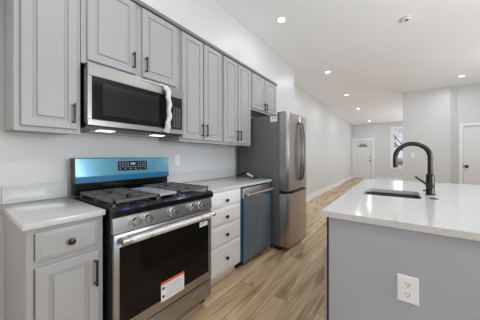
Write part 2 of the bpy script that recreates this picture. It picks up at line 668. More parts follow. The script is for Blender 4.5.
# closet door
cdx0, cdx1, cdy = 3.252, 4.028, 7.34
bm = B()
paneled_door(bm, cdx0, cdx1, cdy, 0.01, 1.92, [], .036)
door2 = struct('door_2', bm, M['door_white'])
bm = B()
casing(bm, 3.242, 4.038, 7.32, 1.932, w=.068)
obj('door_frame', bm, M['trim'], door2)
bm = lathe(B(), (cdx0 + .048, cdy, .965), (0, -1, 0), [(.030, 0), (.030, .006), (.012, .012), (.012, .03), (.032, .038), (.036, .05), (.026, .062), (0, .066)], 18)
obj('door_knob', bm, M['black'], door2)
bm = bx(cdx0 - .004, cdx0 + .006, cdy - .004, cdy - .0005, .93, 1.0)
obj('latch_plate', bm, M['black'], door2)

# front window
wx0, wx1, wz0, wz1 = 1.83, 2.84, 0.72, 2.56
bm = B()
casing(bm, wx0, wx1, YF, wz1, w=.12, z0=wz0 - .03)
box(bm, wx0 - .15, wx1 + .15, YF - .05, YF - .001, wz0 - .06, wz0 - .03, .003, 1)
box(bm, wx0 - .12, wx1 + .12, YF - .018, YF - .001, wz0 - .13, wz0 - .06)
win = struct('window_1', bm, M['trim'])
bm = B()
for (a, b, c, d, y) in ((wx0, wx1, wz0, 1.66, 13.14), (wx0, wx1, 1.62, wz1, 13.175)):
    box(bm, a + .001, a + .045, y, y + .03, c + .001, d - .001)
    box(bm, b - .045, b - .001, y, y + .03, c + .001, d - .001)
    box(bm, a + .045, b - .045, y, y + .03, c + .001, c + .045)
    box(bm, a + .045, b - .045, y, y + .03, d - .045, d - .001)
obj('window_sash', bm, M['trim'], win)
bm = B()
box(bm, wx0 + .045, wx1 - .045, 13.152, 13.156, wz0 + .045, 1.615)
box(bm, wx0 + .045, wx1 - .045, 13.188, 13.192, 1.665, wz1 - .045)
obj('window_pane', bm, M['glass'], win)

# ------------------------------------------------------------------ wall cabinets
CARC_X, FACE = 0.305, 0.323
UB, UT = 1.345, 2.392


def wall_cabinet(label, y0, y1, z0, doors, handles, arch=0.0):
    t = thing('wall_cabinet', label, 'cabinet', (0.001, (y0 + y1) / 2, z0))
    bm = bx(0.001, CARC_X, y0, y1, z0 + .012, UT)
    obj('carcass', bm, M['cab'], t)
    # face frame
    bm = B()
    d0, d1 = doors[0], doors[-1]
    st = .034
    box(bm, CARC_X, FACE, y0, y0 + st, z0, UT)
    box(bm, CARC_X, FACE, y1 - st, y1, z0, UT)
    box(bm, CARC_X, FACE, y0 + st, y1 - st, z0, z0 + .04)
    box(bm, CARC_X, FACE, y0 + st, y1 - st, UT - .04, UT)
    if len(doors) == 2:
        m = (doors[0][1] + doors[1][0]) / 2
        box(bm, CARC_X, FACE, m - .03, m + .03, z0 + .04, UT - .04)
    obj('face_frame', bm, M['cab'], t)
    for (a, b), (hy, hz0, hz1) in zip(doors, handles):
        d = obj('door', front_x(FACE + .0005, a, b, z0 + .026, 2.364, arch=arch, nt=11 if arch else 2), M['cab'], t)
        bar_pull(d, FACE + .0205, hy, hz0, hz1)
    return t


wall_cabinet('grey single-door wall cabinet left of the microwave', .207, .498, UB, [(.231, .479)], [(.457, 1.405, 1.525)])
wall_cabinet('short grey double-door wall cabinet directly above the microwave', .502, 1.262, 1.80,
             [(.532, .846), (.900, 1.222)], [(.824, 1.862, 1.98), (.922, 1.862, 1.98)])
wall_cabinet('tall grey double-door wall cabinet just right of the microwave', 1.266, 1.850, UB,
             [(1.280, 1.548), (1.562, 1.828)], [(1.524, 1.408, 1.53), (1.586, 1.408, 1.53)])
wall_cabinet('tall grey double-door wall cabinet standing next to the fridge cabinet', 1.854, 2.452, UB,
             [(1.876, 2.136), (2.152, 2.432)], [(2.112, 1.402, 1.525), (2.176, 1.402, 1.525)])
wall_cabinet('short grey wall cabinet with arched doors above the refrigerator', 2.456, 3.228, 1.852,
             [(2.480, 2.812), (2.834, 3.206)], [(2.790, 1.885, 1.99), (2.858, 1.885, 1.99)], arch=.055)

bm = B()
prism(bm, [(.3255, 2.3725), (.352, 2.3725), (.352, 2.392), (.345, 2.399), (.338, 2.412), (.3255, 2.412)], 'y', YB + .5, 3.23)
cr = obj('trim_1', bm, M['cab_shade'])
cr['kind'] = 'structure'


# ------------------------------------------------------------------ base cabinets and worktops
BX, BFACE = 0.600, 0.620


def base_carcass(t, y0, y1, rails, paint='cab'):
    bm = B()
    box(bm, 0.001, BX, y0, y1, 0.105, 0.884)
    obj('carcass', bm, M[paint], t)
    bm = B()
    st = .024
    box(bm, BX, BFACE, y0, y0 + st, .105, .884)
    box(bm, BX, BFACE, y1 - st, y1, .105, .884)
    for z0, z1 in rails:
        box(bm, BX, BFACE, y0 + st, y1 - st, z0, z1)
    obj('face_frame', bm, M[paint], t)
    obj('toe_board', bx(0.02, .545, y0 + .001, y1 - .001, 0.001, .104), M[paint], t)


t = thing('base_cabinet', 'grey base cabinet left of the range with one drawer over one door', 'cabinet', (0.001, .36, 0))
base_carcass(t, .207, .510, [(.105, .14), (.69, .735), (.85, .884)])
dr = obj('drawer', front_x(BFACE + .0005, .234, .486, .728, .862, SLAB), M['cab'], t)
knob(dr, BFACE + .0205, .361, .791)
d = obj('door', front_x(BFACE + .0005, .234, .486, .125, .703), M['cab'], t)
bar_pull(d, BFACE + .0205, .466, .525, .66)

t = thing('base_cabinet', 'pale grey base cabinet with four drawers between range and dishwasher', 'cabinet', (0.001, 1.55, 0))
base_carcass(t, 1.304, 1.812, [(.105, .135), (.36, .40), (.545, .585), (.71, .75), (.85, .884)], 'cab_pale')
for z0, z1, kz in ((.737, .872, .792), (.572, .726, .640), (.386, .562, .472), (.130, .376, .250)):
    dr = obj('drawer', front_x(BFACE + .0005, 1.322, 1.794, z0, z1, SLAB), M['cab_pale'], t)
    knob(dr, BFACE + .0205, 1.556, kz)

obj_ = thing('end_panel', 'narrow grey end panel between dishwasher and refrigerator', 'panel', (0.001, 2.445, 0))
obj('board', bx(0.001, .600, 2.438, 2.456, 0.001, .884, .001, 1), M['cab'], obj_)
obj('front_stile', bx(.6005, .620, 2.436, 2.456, 0.02, .884, .001, 1), M['cab'], obj_)

t = thing('countertop', 'short white speckled countertop left of the range', 'countertop', (0.001, .36, .885))
obj('slab', bx(0.001, .648, .190, .515, .8850, .914, .003, 2), M['quartz'], t)
obj('backsplash', bx(0.001, .021, .198, .515, .9142, 1.024, .002, 1), M['quartz'], t)
t = thing('countertop', 'long white speckled countertop over the drawers and dishwasher', 'countertop', (0.001, 1.9, .885))
obj('slab', bx(0.001, .648, 1.302, 2.462, .8850, .914, .003, 2), M['quartz'], t)
obj('backsplash', bx(0.001, .021, 1.302, 2.474, .9142, 1.022, .002, 1), M['quartz'], t)

# ------------------------------------------------------------------ range
RY0, RY1 = .530, 1.296
RC = (RY0 + RY1) / 2
t = thing('gas_range', 'stainless gas range with blue film on its backguard', 'range', (.35, RC, 0))
obj('body', bx(.03, .672, RY0, RY1, .055, .905), M['black'], t)
for yy in (RY0 + .04, RY1 - .04):
    for xx in (.09, .63):
        obj('foot', lathe(B(), (xx, yy, 0.0), (0, 0, 1), [(.018, 0), (.02, .01), (.012, .015), (.012, .054)], 12), M['black'], t)
# fascia with knobs
bm = B()
prism(bm, [(.6725, .779), (.702, .779), (.694, .868), (.6725, .868)], 'y', RY0, RY1)
fas = obj('control_fascia', bm, M['steel'], t)
for ky in (.648, .724, .910, 1.086, 1.166):
    bm = lathe(B(), (.699, ky, .826), (1, 0, .09), [(.030, 0), (.030, .006), (.024, .010), (.0235, .034), (.021, .038), (0, .039)], 22)
    box(bm, .737, .742, ky - .004, ky + .004, .81, .846)
    obj('knob', bm, M['chrome'], fas)
# cooktop
bm = B()
prism(bm, [(.13, .9055), (.6725, .9055), (.6725, .869), (.708, .869), (.714, .880), (.712, .905), (.69, .922), (.13, .922)], 'y', RY0 - .003, RY1 + .003)
top = obj('cooktop', bm, M['black_gloss'], t)
for (bx_, by, br_) in ((.28, .685, .036), (.54, .685, .045), (.28, 1.146, .030), (.54, 1.146, .048)):
    bm = lathe(B(), (bx_, by, .9222), (0, 0, 1), [(br_ * 1.25, 0), (br_ * 1.2, .006), (br_, .007), (br_, .012), (br_ * .9, .017), (0, .018)], 22)
    obj('burner', bm, M['black'], t)
bm = lathe(B(), (.41, RC, .9222), (0, 0, 1), [(.06, 0), (.055, .006), (0, .008)], 22)
obj('burner', bm, M['black'], t)


def grate(y0, y1):
    bm = B()
    zt, zb, r = .958, .942, .0062
    x0, x1 = .165, .672

    def bar(xa, xb, ya, yb, za=zb, zz=zt):
        box(bm, min(xa, xb), max(xa, xb), min(ya, yb), max(ya, yb), za, zz, .002, 1)
    bar(x0, x1, y0, y0 + .016)
    bar(x0, x1, y1 - .016, y1)
    for x in (x0, .4105, x1 - .016):
        bar(x, x + .016, y0, y1)
    ym = (y0 + y1) / 2
    for xc in (.28, .54):
        bar(xc - .10, xc - .026, ym - r, ym + r)
        bar(xc + .026, xc + .10, ym - r, ym + r)
        bar(xc - r, xc + r, y0, ym - .026)
        bar(xc - r, xc + r, ym + .026, y1)
        for sx in (-1, 1):
            for sy in (-1, 1):
                tube(bm, [(xc + sx * .085, ym + sy * (y1 - y0) * .42, zt - .007), (xc + sx * .03, ym + sy * .03, zt - .007)], .0065, 6)
    for x in (x0 + .008, x1 - .008, .4185):
        for y in (y0 + .008, y1 - .008):
            lathe(bm, (x, y, .9225), (0, 0, 1), [(.009, 0), (.008, .016)], 8)
    return bm


obj('grate', grate(.543, .828), M['iron'], t)
obj('grate', grate(.988, 1.286), M['iron'], t)
# centre griddle plate, still wrapped
bm = B()
GY0, GY1 = .838, .978
prism(bm, [(GY0, .940), (GY0 + .005, .955), (GY1 - .005, .955), (GY1, .940)], 'x', .262, .660)
gr = obj('griddle', bm, M['griddle'], t)
for y in (GY0 + .008, GY1 - .008):
    for x in (.275, .645):
        obj('griddle_foot', lathe(B(), (x, y, .9225), (0, 0, 1), [(.008, 0), (.008, .0174)], 8), M['iron'], gr)
# blue film scraps along the front lip
for y, w in ((.565, .05), (.672, .04), (.835, .03), (.905, .05), (1.005, .05)):
    bm = B()
    z0 = .908
    prism(bm, [(y, .9065), (y + w, .9065), (y + w * .93, .9175), (y + w * .1, .9175)], 'x', .7128, .7140)
    obj('film_scrap', bm, M['film_edge'], t)
# backguard
obj('backguard_base', bx(.031, .10, RY0 + .004, RY1 - .004, .9225, 1.012), M['black_gloss'], t)
bm = B()
prism(bm, [(.031, 1.012), (.118, 1.012), (.108, 1.185), (.10, 1.191), (.031, 1.191)], 'y', RY0, RY0 + .014)
prism(bm, [(.031, 1.012), (.118, 1.012), (.108, 1.185), (.10, 1.191), (.031, 1.191)], 'y', RY1 - .014, RY1)
prism(bm, [(.031, 1.012), (.114, 1.012), (.104, 1.185), (.098, 1.189), (.031, 1.189)], 'y', RY0 + .014, RY1 - .014)
bgd = obj('backguard', bm, M['black'], t)
bm = B()
prism(bm, [(.1165, 1.058), (.1185, 1.058), (.1105, 1.188), (.102, 1.194), (.04, 1.194), (.04, 1.1925), (.1005, 1.1925), (.1085, 1.186)], 'y', RY0 + .004, RY1 - .001)
obj('light_blue_film', bm, M['film_light'], bgd)
bm = B()
prism(bm, [(.1150, 1.014), (.1195, 1.012), (.1205, 1.058), (.1165, 1.0578)], 'y', RY0 + .004, RY1 - .001)
obj('deep_blue_film', bm, M['film_deep'], bgd)
bm = B()


def bgx(z):
    return .1185 - (z - 1.058) * .0615


prism(bm, [(bgx(1.088) + .0002, 1.088), (bgx(1.088) + .0015, 1.088), (bgx(1.166) + .0015, 1.166), (bgx(1.166) + .0002, 1.166)], 'y', .818, 1.068)
scr = obj('display', bm, M['screen'], bgd)
bm = B()
rnd = random.Random(3)
for r_, z in enumerate((1.100, 1.116, 1.132, 1.149)):
    for c in range(11):
        y = .831 + c * .0215
        if r_ < 1 and c % 2:
            continue
        if r_ > 1 and 4 <= c <= 6:
            continue
        x = bgx(z) + .0016
        box(bm, x, x + .0005, y, y + .009, z, z + .0055)
box(bm, bgx(1.14) + .0016, bgx(1.14) + .0022,   .921, .961, 1.136, 1.152)
obj('display_print', bm, M['keys'], scr)
# oven door
bm = bx(.6725, .698, RY0 + .004, RY1 - .002, .203, .772, .003, 2)
od = obj('oven_door', bm, M['steel'], t)
obj('oven_window', bx(.6981, .7003, .564, 1.258, .268, .700, .001, 1), M['oven_glass'], od)
bm = B()
hy0, hy1, hz = .556, 1.276, .741
tube(bm, [(.744, hy0 + (hy1 - hy0) * k / 8, hz) for k in range(9)], .0195, 14)
for y in (hy0 + .035, hy1 - .035):
    box(bm, .6983, .742, y - .012, y + .012, hz - .010, hz + .010, .003, 1)
obj('oven_handle', bm, M['chrome'], od)
# crumpled clear wrap bands on the handle
bm = B()
for y0, y1 in ((.606, 1.245),):
    n = 30
    rs = [.0200 + .0022 * rnd.random() for _ in range(n + 1)]
    tube(bm, [(.744, y0 + (y1 - y0) * k / n, hz) for k in range(n + 1)], rs, 9)
obj('handle_wrap', bm, M['wrap_clear'], od)
bm = bx(.7004, .7010, .822, 1.009, .253, .380)
lab = obj('warning_label', bm, M['label'], od)
lab['label'] = 'white paper warning label with orange top band'
obj('orange_band', bx(.7011, .7014, .822, 1.009, .363, .380), M['label_orange'], lab)
bm = B()
for k in range(6):
    z = .345 - k * .015
    box(bm, .7011, .7013, .862, .862 + (.13 if k % 3 else .10), z, z + .004)
obj('label_print', bm, M['label_grey'], lab)
for z in (.338, .285):
    obj('label_icon', lathe(B(), (.7011, .840, z), (1, 0, 0), [(.010, 0), (.010, .0003)], 14), M['ink'], lab)
sm = obj('small_label', bx(.7004, .7009, 1.160, 1.246, .652, .690), M['label'], od)
bm = B()
for k in range(3):
    box(bm, .7010, .7012, 1.172, 1.222 - .012 * k, .680 - k * .009, .683 - k * .009)
obj('label_print', bm, M['label_grey'], sm)
obj('blue_tape', bx(.672, .6995, RY0 + .0015, RY0 + .0036, .715, .775), M['film_edge'], od)
# storage drawer
sd = obj('storage_drawer', bx(.6725, .696, RY0 + .004, RY1 - .002, .062, .195, .003, 2), M['steel'], t)
bm = B()
pts = [(.6968, 1.09 + .13 * k / 26, .148 + .010 * math.sin(k * 1.15) + .0006 * k) for k in range(27)]
tube(bm, pts, .0012, 5)
obj('script_scribble', bm, M['keys'], sd)

# ------------------------------------------------------------------ microwave
MY0, MY1, MZ0, MZ1 = .514, 1.254, 1.400, 1.796
t = thing('microwave_oven', 'stainless over-the-range microwave with white wrapped handle', 'microwave', (.001, .884, MZ0))
obj('body', bx(.001, .362, MY0 + .001, MY1 - .004, MZ0 - .012, MZ1), M['black'], t)
bm = B()
# stainless front: frame round the window and the keypad
box(bm, .3625, .396, MY0, MY1, 1.712, MZ1, .003, 1)
box(bm, .3625, .396, MY0, MY1, MZ0, 1.440, .003, 1)
box(bm, .3625, .396, MY0, .536, 1.440, 1.712)
box(bm, .3625, .396, 1.236, MY1, 1.440, 1.712)
box(bm, .3625, .390, .536, 1.236, 1.440, 1.712)
fr = obj('front_frame', bm, M['steel_mw'], t)
obj('door_window', bx(.3905, .3975, .538, 1.078, 1.441, 1.711, .001, 1), M['mw_glass'], fr)
obj('inner_window', bx(.3976, .3980, .60, 1.005, 1.475, 1.68), M['black_gloss'], fr)
kp = obj('keypad', bx(.3905, .3975, 1.112, 1.234, 1.441, 1.711, .001, 1), M['black_gloss'], t)
bm = B()
for r_ in range(9):
    for c in range(3):
        z = 1.462 + r_ * .0195
        y = 1.146 + c * .027
        box(bm, .3976, .3981, y, y + .012, z, z + .006)
obj('key_print', bm, M['label_grey'], kp)
obj('clock_display', bx(.3976, .3981, 1.150, 1.212, 1.662, 1.688), M['screen'], kp)
bm = B()
n = 26
pts, rs = [], []
rr = random.Random(5)
for k in range(n + 1):
    s = k / n
    z = 1.405 + (1.778 - 1.405) * s
    bow = .050 * math.sin(PI * min(1, max(0, s * 1.08 - .04))) ** .5
    pts.append((.404 + bow, 1.064 + .006 * math.sin(k * .9), z))
    rs.append(.0135 + .010 * abs(2 * s - 1) ** 2 + .0045 * rr.random())
tube(bm, pts, rs, 12)
obj('wrapped_handle', bm, M['wrap'], fr)
bm = B()
pts = [(.402, 1.060, 1.774), (.404, 1.03, 1.785), (.402, .98, 1.774), (.401, .92, 1.780), (.3995, .86, 1.775)]
tube(bm, pts, [.014, .010, .006, .005, .003], 8)
obj('wrap_tail', bm, M['wrap_clear'], fr)
for yy in (.62, 1.03):
    obj('cooktop_light', bx(.215, .295, yy, yy + .10, MZ0 - .0165, MZ0 - .0125, .001, 1), M['lamp_small'], t)
obj('grease_filter', bx(.06, .18, .60, 1.18, MZ0 - .0155, MZ0 - .0125), M['steel'], t)
obj('side_bracket', bx(.345, .3615, MY0 - .003, MY0 + .0008, 1.42, 1.76), M['steel_dark'], t)

# ------------------------------------------------------------------ dishwasher
DY0, DY1 = 1.822, 2.430
t = thing('dishwasher', 'stainless dishwasher covered with slate blue film', 'dishwasher', (.33, 2.126, 0))
obj('tub', bx(.03, .600, DY0, DY1, .09, .878), M['black'], t)
obj('kick_plate', bx(.06, .545, DY0 + .004, DY1 - .002, .004, .088), M['black'], t)
bm = bx(.6005, .655, DY0 + .002, DY1, .09, .872, .006, 3)
dd = obj('door', bm, M['steel'], t)
obj('blue_film', bx(.6552, .6565, DY0 + .006, DY1 - .002, .094, .752), M['film_dw'], dd)
obj('film_edge', bx(.615, .6551, DY0 - .0015, DY0 + .0017, .095, .765), M['film_edge'], dd)
bm = B()
tube(bm, [(.700, 1.840 + (2.418 - 1.840) * k / 8, .806) for k in range(9)], .0145, 12)
for y in (1.875, 2.38):
    box(bm, .6554, .700, y - .010, y + .010, .798, .814, .002, 1)
obj('door_handle', bm, M['chrome'], dd)
bm = bx(.602, .645, DY0 + .03, DY1 - .03, .8725, .877)
obj('control_strip', bm, M['black_gloss'], dd)

# ------------------------------------------------------------------ refrigerator
FY0, FY1 = 2.506, 3.228
t = thing('refrigerator', 'dark stainless french-door refrigerator at the end of the counter', 'refrigerator', (.4, 2.859, 0))
obj('case', bx(.105, .725, FY0 + .002, FY1 - .004, .05, 1.742, .004, 2), M['fridge_side'], t)
for x in (.16, .66):
    for y in (FY0 + .06, FY1 - .06):
        obj('foot', lathe(B(), (x, y, 0), (0, 0, 1), [(.025, 0), (.025, .02), (.015, .022), (.015, .05)], 12), M['black'], t)
obj('toe_grille', bx(.68, .742, FY0 + .012, FY1 - .014, .008, .048), M['black'], t)


def curved_front(y0, y1, z0, z1, xb=.732):
    """door whose front bows gently outwards, with rounded outer edges"""
    bm = B()
    yc, hw = (FY0 + FY1) / 2, (FY1 - FY0) / 2
    n = 16
    prof = []
    for i in range(n + 1):
        y = y0 + (y1 - y0) * i / n
        x = .866 - .026 * ((y - yc) / hw) ** 2
        e = min(y - y0, y1 - y)
        if e < .012:
            x -= .012 - math.sqrt(max(0, .012 ** 2 - (.012 - e) ** 2))
        prof.append((x, y))
    ex = [(prof[0][0], y0)]
    pts = [(xb, y0)] + prof + [(xb, y1)]
    prism(bm, pts, 'z', z0, z1)
    es = [e for e in bm.edges if abs(e.verts[0].co.z - e.verts[1].co.z) < 1e-6]
    bmesh.ops.bevel(bm, geom=es, offset=.005, segments=2, affect='EDGES', profile=.5)
    return bm


ym = (FY0 + FY1) / 2
for (a, b, s) in ((FY0, ym - .002, 1), (ym + .002, FY1, -1)):
    d = obj('door', curved_front(a, b, .765, 1.766), M['steel_dark'], t, smooth=50)
    yh = ym - s * .045
    bm = B()
    pts = [(.862, yh, .885), (.886, yh, .905)] + [(.894 + .026 * math.sin(PI * k / 12), yh, .93 + (1.62 - .93) * k / 12) for k in range(13)] + [(.886, yh, 1.645), (.862, yh, 1.665)]
    tube(bm, pts, .0135, 10)
    obj('door_handle', bm, M['handle_dark'], d)
dr = obj('freezer_drawer', curved_front(FY0, FY1, .052, .728), M['steel_dark'], t, smooth=50)
obj('pocket_handle', bx(.735, .806, FY0 + .012, FY1 - .014, .729, .764), M['black'], dr)
bm = B()
prism(bm, [(.806, .729), (.872, .729), (.876, .738), (.866, .748), (.806, .744)], 'y', FY0 + .10, FY1 - .10)
obj('drawer_grip', bm, M['black'], dr)
bm = B()
box(bm, .69, .725, FY0 + .03, FY1 - .03, 1.743, 1.7664)
obj('top_rail', bm, M['fridge_side'], t)
for y in (FY0 + .03, FY1 - .10):
    obj('hinge_cover', bx(.69, .79, y, y + .07, 1.7665, 1.782, .004, 1), M['fridge_side'], t)
lb = obj('energy_label', bx(.600, .700, FY0 + .0003, FY0 + .0017, 1.655, 1.728), M['label'], t)
lb['label'] = 'small white paper label'
for x in (.625, .665):
    obj('label_print', bx(x, x + .016, FY0 - .0002, FY0 + .0002, 1.695, 1.709), M['ink'], lb)

# power cord left on the counter beside the fridge
t = thing('power_cord', 'black power cord with white tag lying on the counter by the fridge', 'cord', (.2, 2.42, .914))
bm = B()
pts = []
for k in range(25):
    s = k / 24
    pts.append((.10 + .37 * s, 2.435 - .04 * s + .02 * math.sin(s * 5.5),   .9258 + .055 * max(0, math.sin(s * PI * 1.35 - .35))))
tube(bm, pts, .011, 8)
box(bm, .43, .47, 2.355, 2.385, .9145, .936, .004, 1)
obj('cord', bm, M['tag_cord'], t)
bm = B()
prism(bm, [(.315, .968), (.330, .988), (.420, .948), (.405, .928)], 'y', 2.372, 2.378)
obj('tag', bm, M['label'], t)

# ------------------------------------------------------------------ island
IX0, IX1, IY0, IY1 = 1.608, 2.76, 1.187, 3.195
t = thing('kitchen_island', 'grey kitchen island with flat end panel under a white top', 'island', (2.15, 2.19, 0))
bm = B()
box(bm, 1.650, 1.70, 1.232, 3.160, .105, .884)
box(bm, 1.70, 2.40, 1.232, 1.80, .105, .884)
box(bm, 1.70, 2.40, 2.42, 3.160, .105, .884)
box(bm, 2.30, 2.40, 1.80, 2.42, .105, .884)
box(bm, 1.70, 2.30, 1.80, 2.42, .105, .60)
box(bm, 1.70, 2.40, 1.233, 3.159, .001, .105)
obj('carcass', bm, M['cab'], t)
obj('end_panel', bx(1.6430, 2.44, 1.210, 1.2315, 0.001, .884, .001, 1), M['island'], t)
obj('face_frame', bx(1.6325, 1.6425, 1.2125, 3.158, .108, .883), M['gap_shade'], t)  # no real frame: near-black strip painting the shadow in the door gap
obj('back_panel', bx(2.4005, 2.44, 1.2318, 3.160, 0.001, .884, .001, 1), M['island'], t)
for y0, y1, hy in ((1.236, 1.70, 1.67), (1.705, 2.17, 2.14), (2.175, 2.64, 2.205), (2.645, 3.155, 2.68)):
    d = obj('door', front_x(1.632, y0, y1, .125, .703, side=-1), M['cab'], t)
    bar_pull(d, 1.612, hy, .53, .66, -1)
for y0, y1 in ((1.236, 1.70), (1.705, 2.17), (2.175, 2.64), (2.645, 3.155)):
    d = obj('drawer', front_x(1.632, y0 + .03, y1, .728, .862, [(0, 0, 0), (0, .003, 0), (.004, .005, 0), (.012, .005, 0), (.02, .008, 0)], side=-1), M['cab'], t)

# worktop with an undermount cut-out
SX0, SX1, SY0, SY1 = 1.724, 2.080, 1.902, 2.284


def rrect(x0, x1, y0, y1, r, n=6):
    p = []
    for (cx_, cy_, a0) in ((x1 - r, y0 + r, -PI / 2), (x1 - r, y1 - r, 0), (x0 + r, y1 - r, PI / 2), (x0 + r, y0 + r, PI)):
        for k in range(n + 1):
            a = a0 + PI / 2 * k / n
            p.append((cx_ + r * math.cos(a), cy_ + r * math.sin(a)))
    return p


def slab_with_hole(outer, inner, z0, z1, no):
    """outer: 4 corners in the same turning order as inner's corner arcs"""
    bm = B()
    m = len(inner)
    per = m // 4
    ot = [[bm.verts.new((x, y, z)) for (x, y) in outer] for z in (z0, z1)]
    it = [[bm.verts.new((x, y, z)) for (x, y) in inner] for z in (z0, z1)]
    for lv in (0, 1):
        for c in range(4):
            arc = it[lv][c * per:(c + 1) * per]
            for a, b in zip(arc, arc[1:]):
                bm.faces.new((ot[lv][c], a, b))
            bm.faces.new((ot[lv][c], arc[-1], it[lv][((c + 1) * per) % m], ot[lv][(c + 1) % 4]))
    for c in range(4):
        bm.faces.new((ot[0][c], ot[0][(c + 1) % 4], ot[1][(c + 1) % 4], ot[1][c]))
    for k in range(m):
        bm.faces.new((it[0][k], it[0][(k + 1) % m], it[1][(k + 1) % m], it[1][k]))
    return bm


bm = slab_with_hole([(IX1, IY0), (IX1, IY1), (IX0, IY1), (IX0, IY0)], rrect(SX0, SX1, SY0, SY1, .035), .8850, .914, 4)
tag(obj('island_countertop', bm, M['quartz'], base=((IX0 + IX1) / 2, (IY0 + IY1) / 2, .885), smooth=25),
    'white speckled countertop of the island with the sink cut-out', 'countertop')

# sink: a drawn bowl with its flange under the top
bm = B()
loops = []
for (ins, z, r) in ((-.016, .8835, .05), (-.004, .8835, .037), (0.0, .880, .036), (.004, .70, .04), (.010, .672, .045), (.03, .662, .05)):
    loops.append([bm.verts.new((x, y, z)) for x, y in rrect(SX0 + ins, SX1 - ins, SY0 + ins, SY1 - ins, r)])
for a, b in zip(loops, loops[1:]):
    for k in range(len(a)):
        bm.faces.new((a[k], a[(k + 1) % len(a)], b[(k + 1) % len(a)], b[k]))
bm.faces.new(loops[-1])
t = thing('kitchen_sink', 'stainless undermount sink set in the island countertop', 'sink', ((SX0 + SX1) / 2, (SY0 + SY1) / 2, .66))
sk = obj('bowl', bm, M['steel_sink'], t, smooth=60)
so = sk.modifiers.new('thickness', 'SOLIDIFY')
so.thickness = .0012
so.offset = -1
bm = lathe(B(), ((SX0 + SX1) / 2, (SY0 + SY1) / 2, .6625), (0, 0, 1), [(.045, 0), (.044, .003), (.036, .002), (.03, .0005), (0, .0005)], 22)
obj('drain', bm, M['chrome'], t)

# faucet
fx, fy = 2.146, 2.162
t = thing('faucet', 'dark gunmetal gooseneck faucet standing behind the island sink', 'faucet', (fx, fy, .914))
bm = lathe(B(), (fx, fy, .9141), (0, 0, 1), [(.031, 0), (.031, .006), (.027, .010), (.0262, .012), (.0262, .150), (.024, .156), (.018, .158)], 26)
obj('body', bm, M['gunmetal'], t)
R = .1075
zc = 1.305 - R
pts = [(fx, fy, 1.07), (fx, fy, 1.12), (fx, fy, 1.16)]
for k in range(0, 21):
    a = PI * k / 20
    pts.append((fx - R + R * math.cos(a), fy, zc + R * math.sin(a)))
pts.append((fx - 2 * R, fy, zc - .008))
bm = B()
tube(bm, pts, .0165, 16)
obj('neck', bm, M['gunmetal'], t)
bm = lathe(B(), (fx - 2 * R, fy, zc - .0085), (0, 0, -1), [(.0160, 0), (.0168, .004), (.0168, .05), (.0160, .070), (.014, .074), (0, .074)], 20)
obj('spray_head', bm, M['gunmetal'], t)
bm = lathe(B(), (fx, fy, .984), Vector((-.2, -.98, 0)), [(.022, .020), (.022, .052), (.020, .056), (0, .056)], 18)
obj('valve_hub', bm, M['gunmetal'], t)
hv = Vector((fx, fy, .984)) + Vector((-.2, -.98, 0)).normalized() * .044
bm = B()
tube(bm, [hv + Vector((-.012, .004, .010)), hv + Vector((-.082, .004, .066))], [.0085, .0075], 10)
obj('lever', bm, M['gunmetal'], t)
bm = lathe(B(), (fx - .0255, fy - .006, .945), (-1, -.3, 0), [(.006, 0), (.006, .014), (.008, .016), (0, .02)], 10)
obj('side_screw', bm, M['gunmetal'], t)

bm = lathe(B(), (2.146, 1.967, .9141), (0, 0, 1), [(.024, 0), (.024, .003), (.018, .005), (0, .006)], 24)
tag(obj('hole_cover', bm, M['gunmetal'], base=(2.146, 1.967, .914)), 'small round dark hole cover on the island top near the faucet', 'hole cover')


# ------------------------------------------------------------------ outlets and switches
def outlet(label, O, U, N, w=.07, h=.115, ganged=True):
    """duplex receptacle plate; O is the plate's centre on the wall"""
    O, U, N = Vector(O), Vector(U), Vector(N)
    Z = Vector((0, 0, 1))
    t = thing('wall_outlet', label, 'outlet', tuple(O))
    bm = panel(B(), O - U * w / 2 - Z * h / 2 + N * .0005, U, Z, N, w, h, [(0, 0, 0), (0, .003, 0), (.003, .006, 0)])
    obj('cover_plate', bm, M['plate'], t)
    for s in (-1, 1):
        c = O + Z * s * .0215 + N * .0062
        bm = lathe(B(), c, N, [(.0165, 0), (.0155, .0022), (0, .0022)], 20)
        r = obj('receptacle', bm, M['plate'], t)
        bm = B()
        for (du, dz, a, b) in ((-.0062, .004, .0014, .0042), (.0062, .004, .0014, .0042), (0, -.0075, .0024, .0022)):
            q = c + U * du + Z * dz + N * .0023
            vs = [q - U * a - Z * b, q + U * a - Z * b, q + U * a + Z * b, q - U * a + Z * b]
            f0 = [bm.verts.new(v) for v in vs]
            f1 = [bm.verts.new(v + N * .0004) for v in vs]
            bm.faces.new(f0[::-1])
            bm.faces.new(f1)
            for i in range(4):
                bm.faces.new((f0[i], f0[(i + 1) % 4], f1[(i + 1) % 4], f1[i]))
        obj('slot', bm, M['ink'], r)
    return t


def switch(label, O, U, N, w=.07, h=.115):
    O, U, N = Vector(O), Vector(U), Vector(N)
    Z = Vector((0, 0, 1))
    t = thing('light_switch', label, 'switch', tuple(O))
    bm = panel(B(), O - U * w / 2 - Z * h / 2 + N * .0005, U, Z, N, w, h, [(0, 0, 0), (0, .003, 0), (.003, .006, 0)])
    obj('cover_plate', bm, M['plate'], t)
    bm = panel(B(), O - U * .016 - Z * .033 + N * .0062, U, Z, N, .032, .066, [(0, 0, 0), (.001, .003, 0), (.004, .002, 0)])
    obj('rocker', bm, M['trim'], t)
    return t


outlet('white duplex outlet on the grey end of the island', (1.977, 1.210, .615), (1, 0, 0), (0, -1, 0), w=.076, h=.118)
outlet('white outlet on the kitchen wall just right of the range', (0.0, 1.487, 1.160), (0, 1, 0), (1, 0, 0))
switch('white wall switch on the partition seen through the faucet arch', (2.295, 7.2, 1.235), (1, 0, 0), (0, -1, 0), .08, .13)
switch('white light switch right of the far front door', (1.075, 13.1, 1.165), (1, 0, 0), (0, -1, 0), .08, .13)

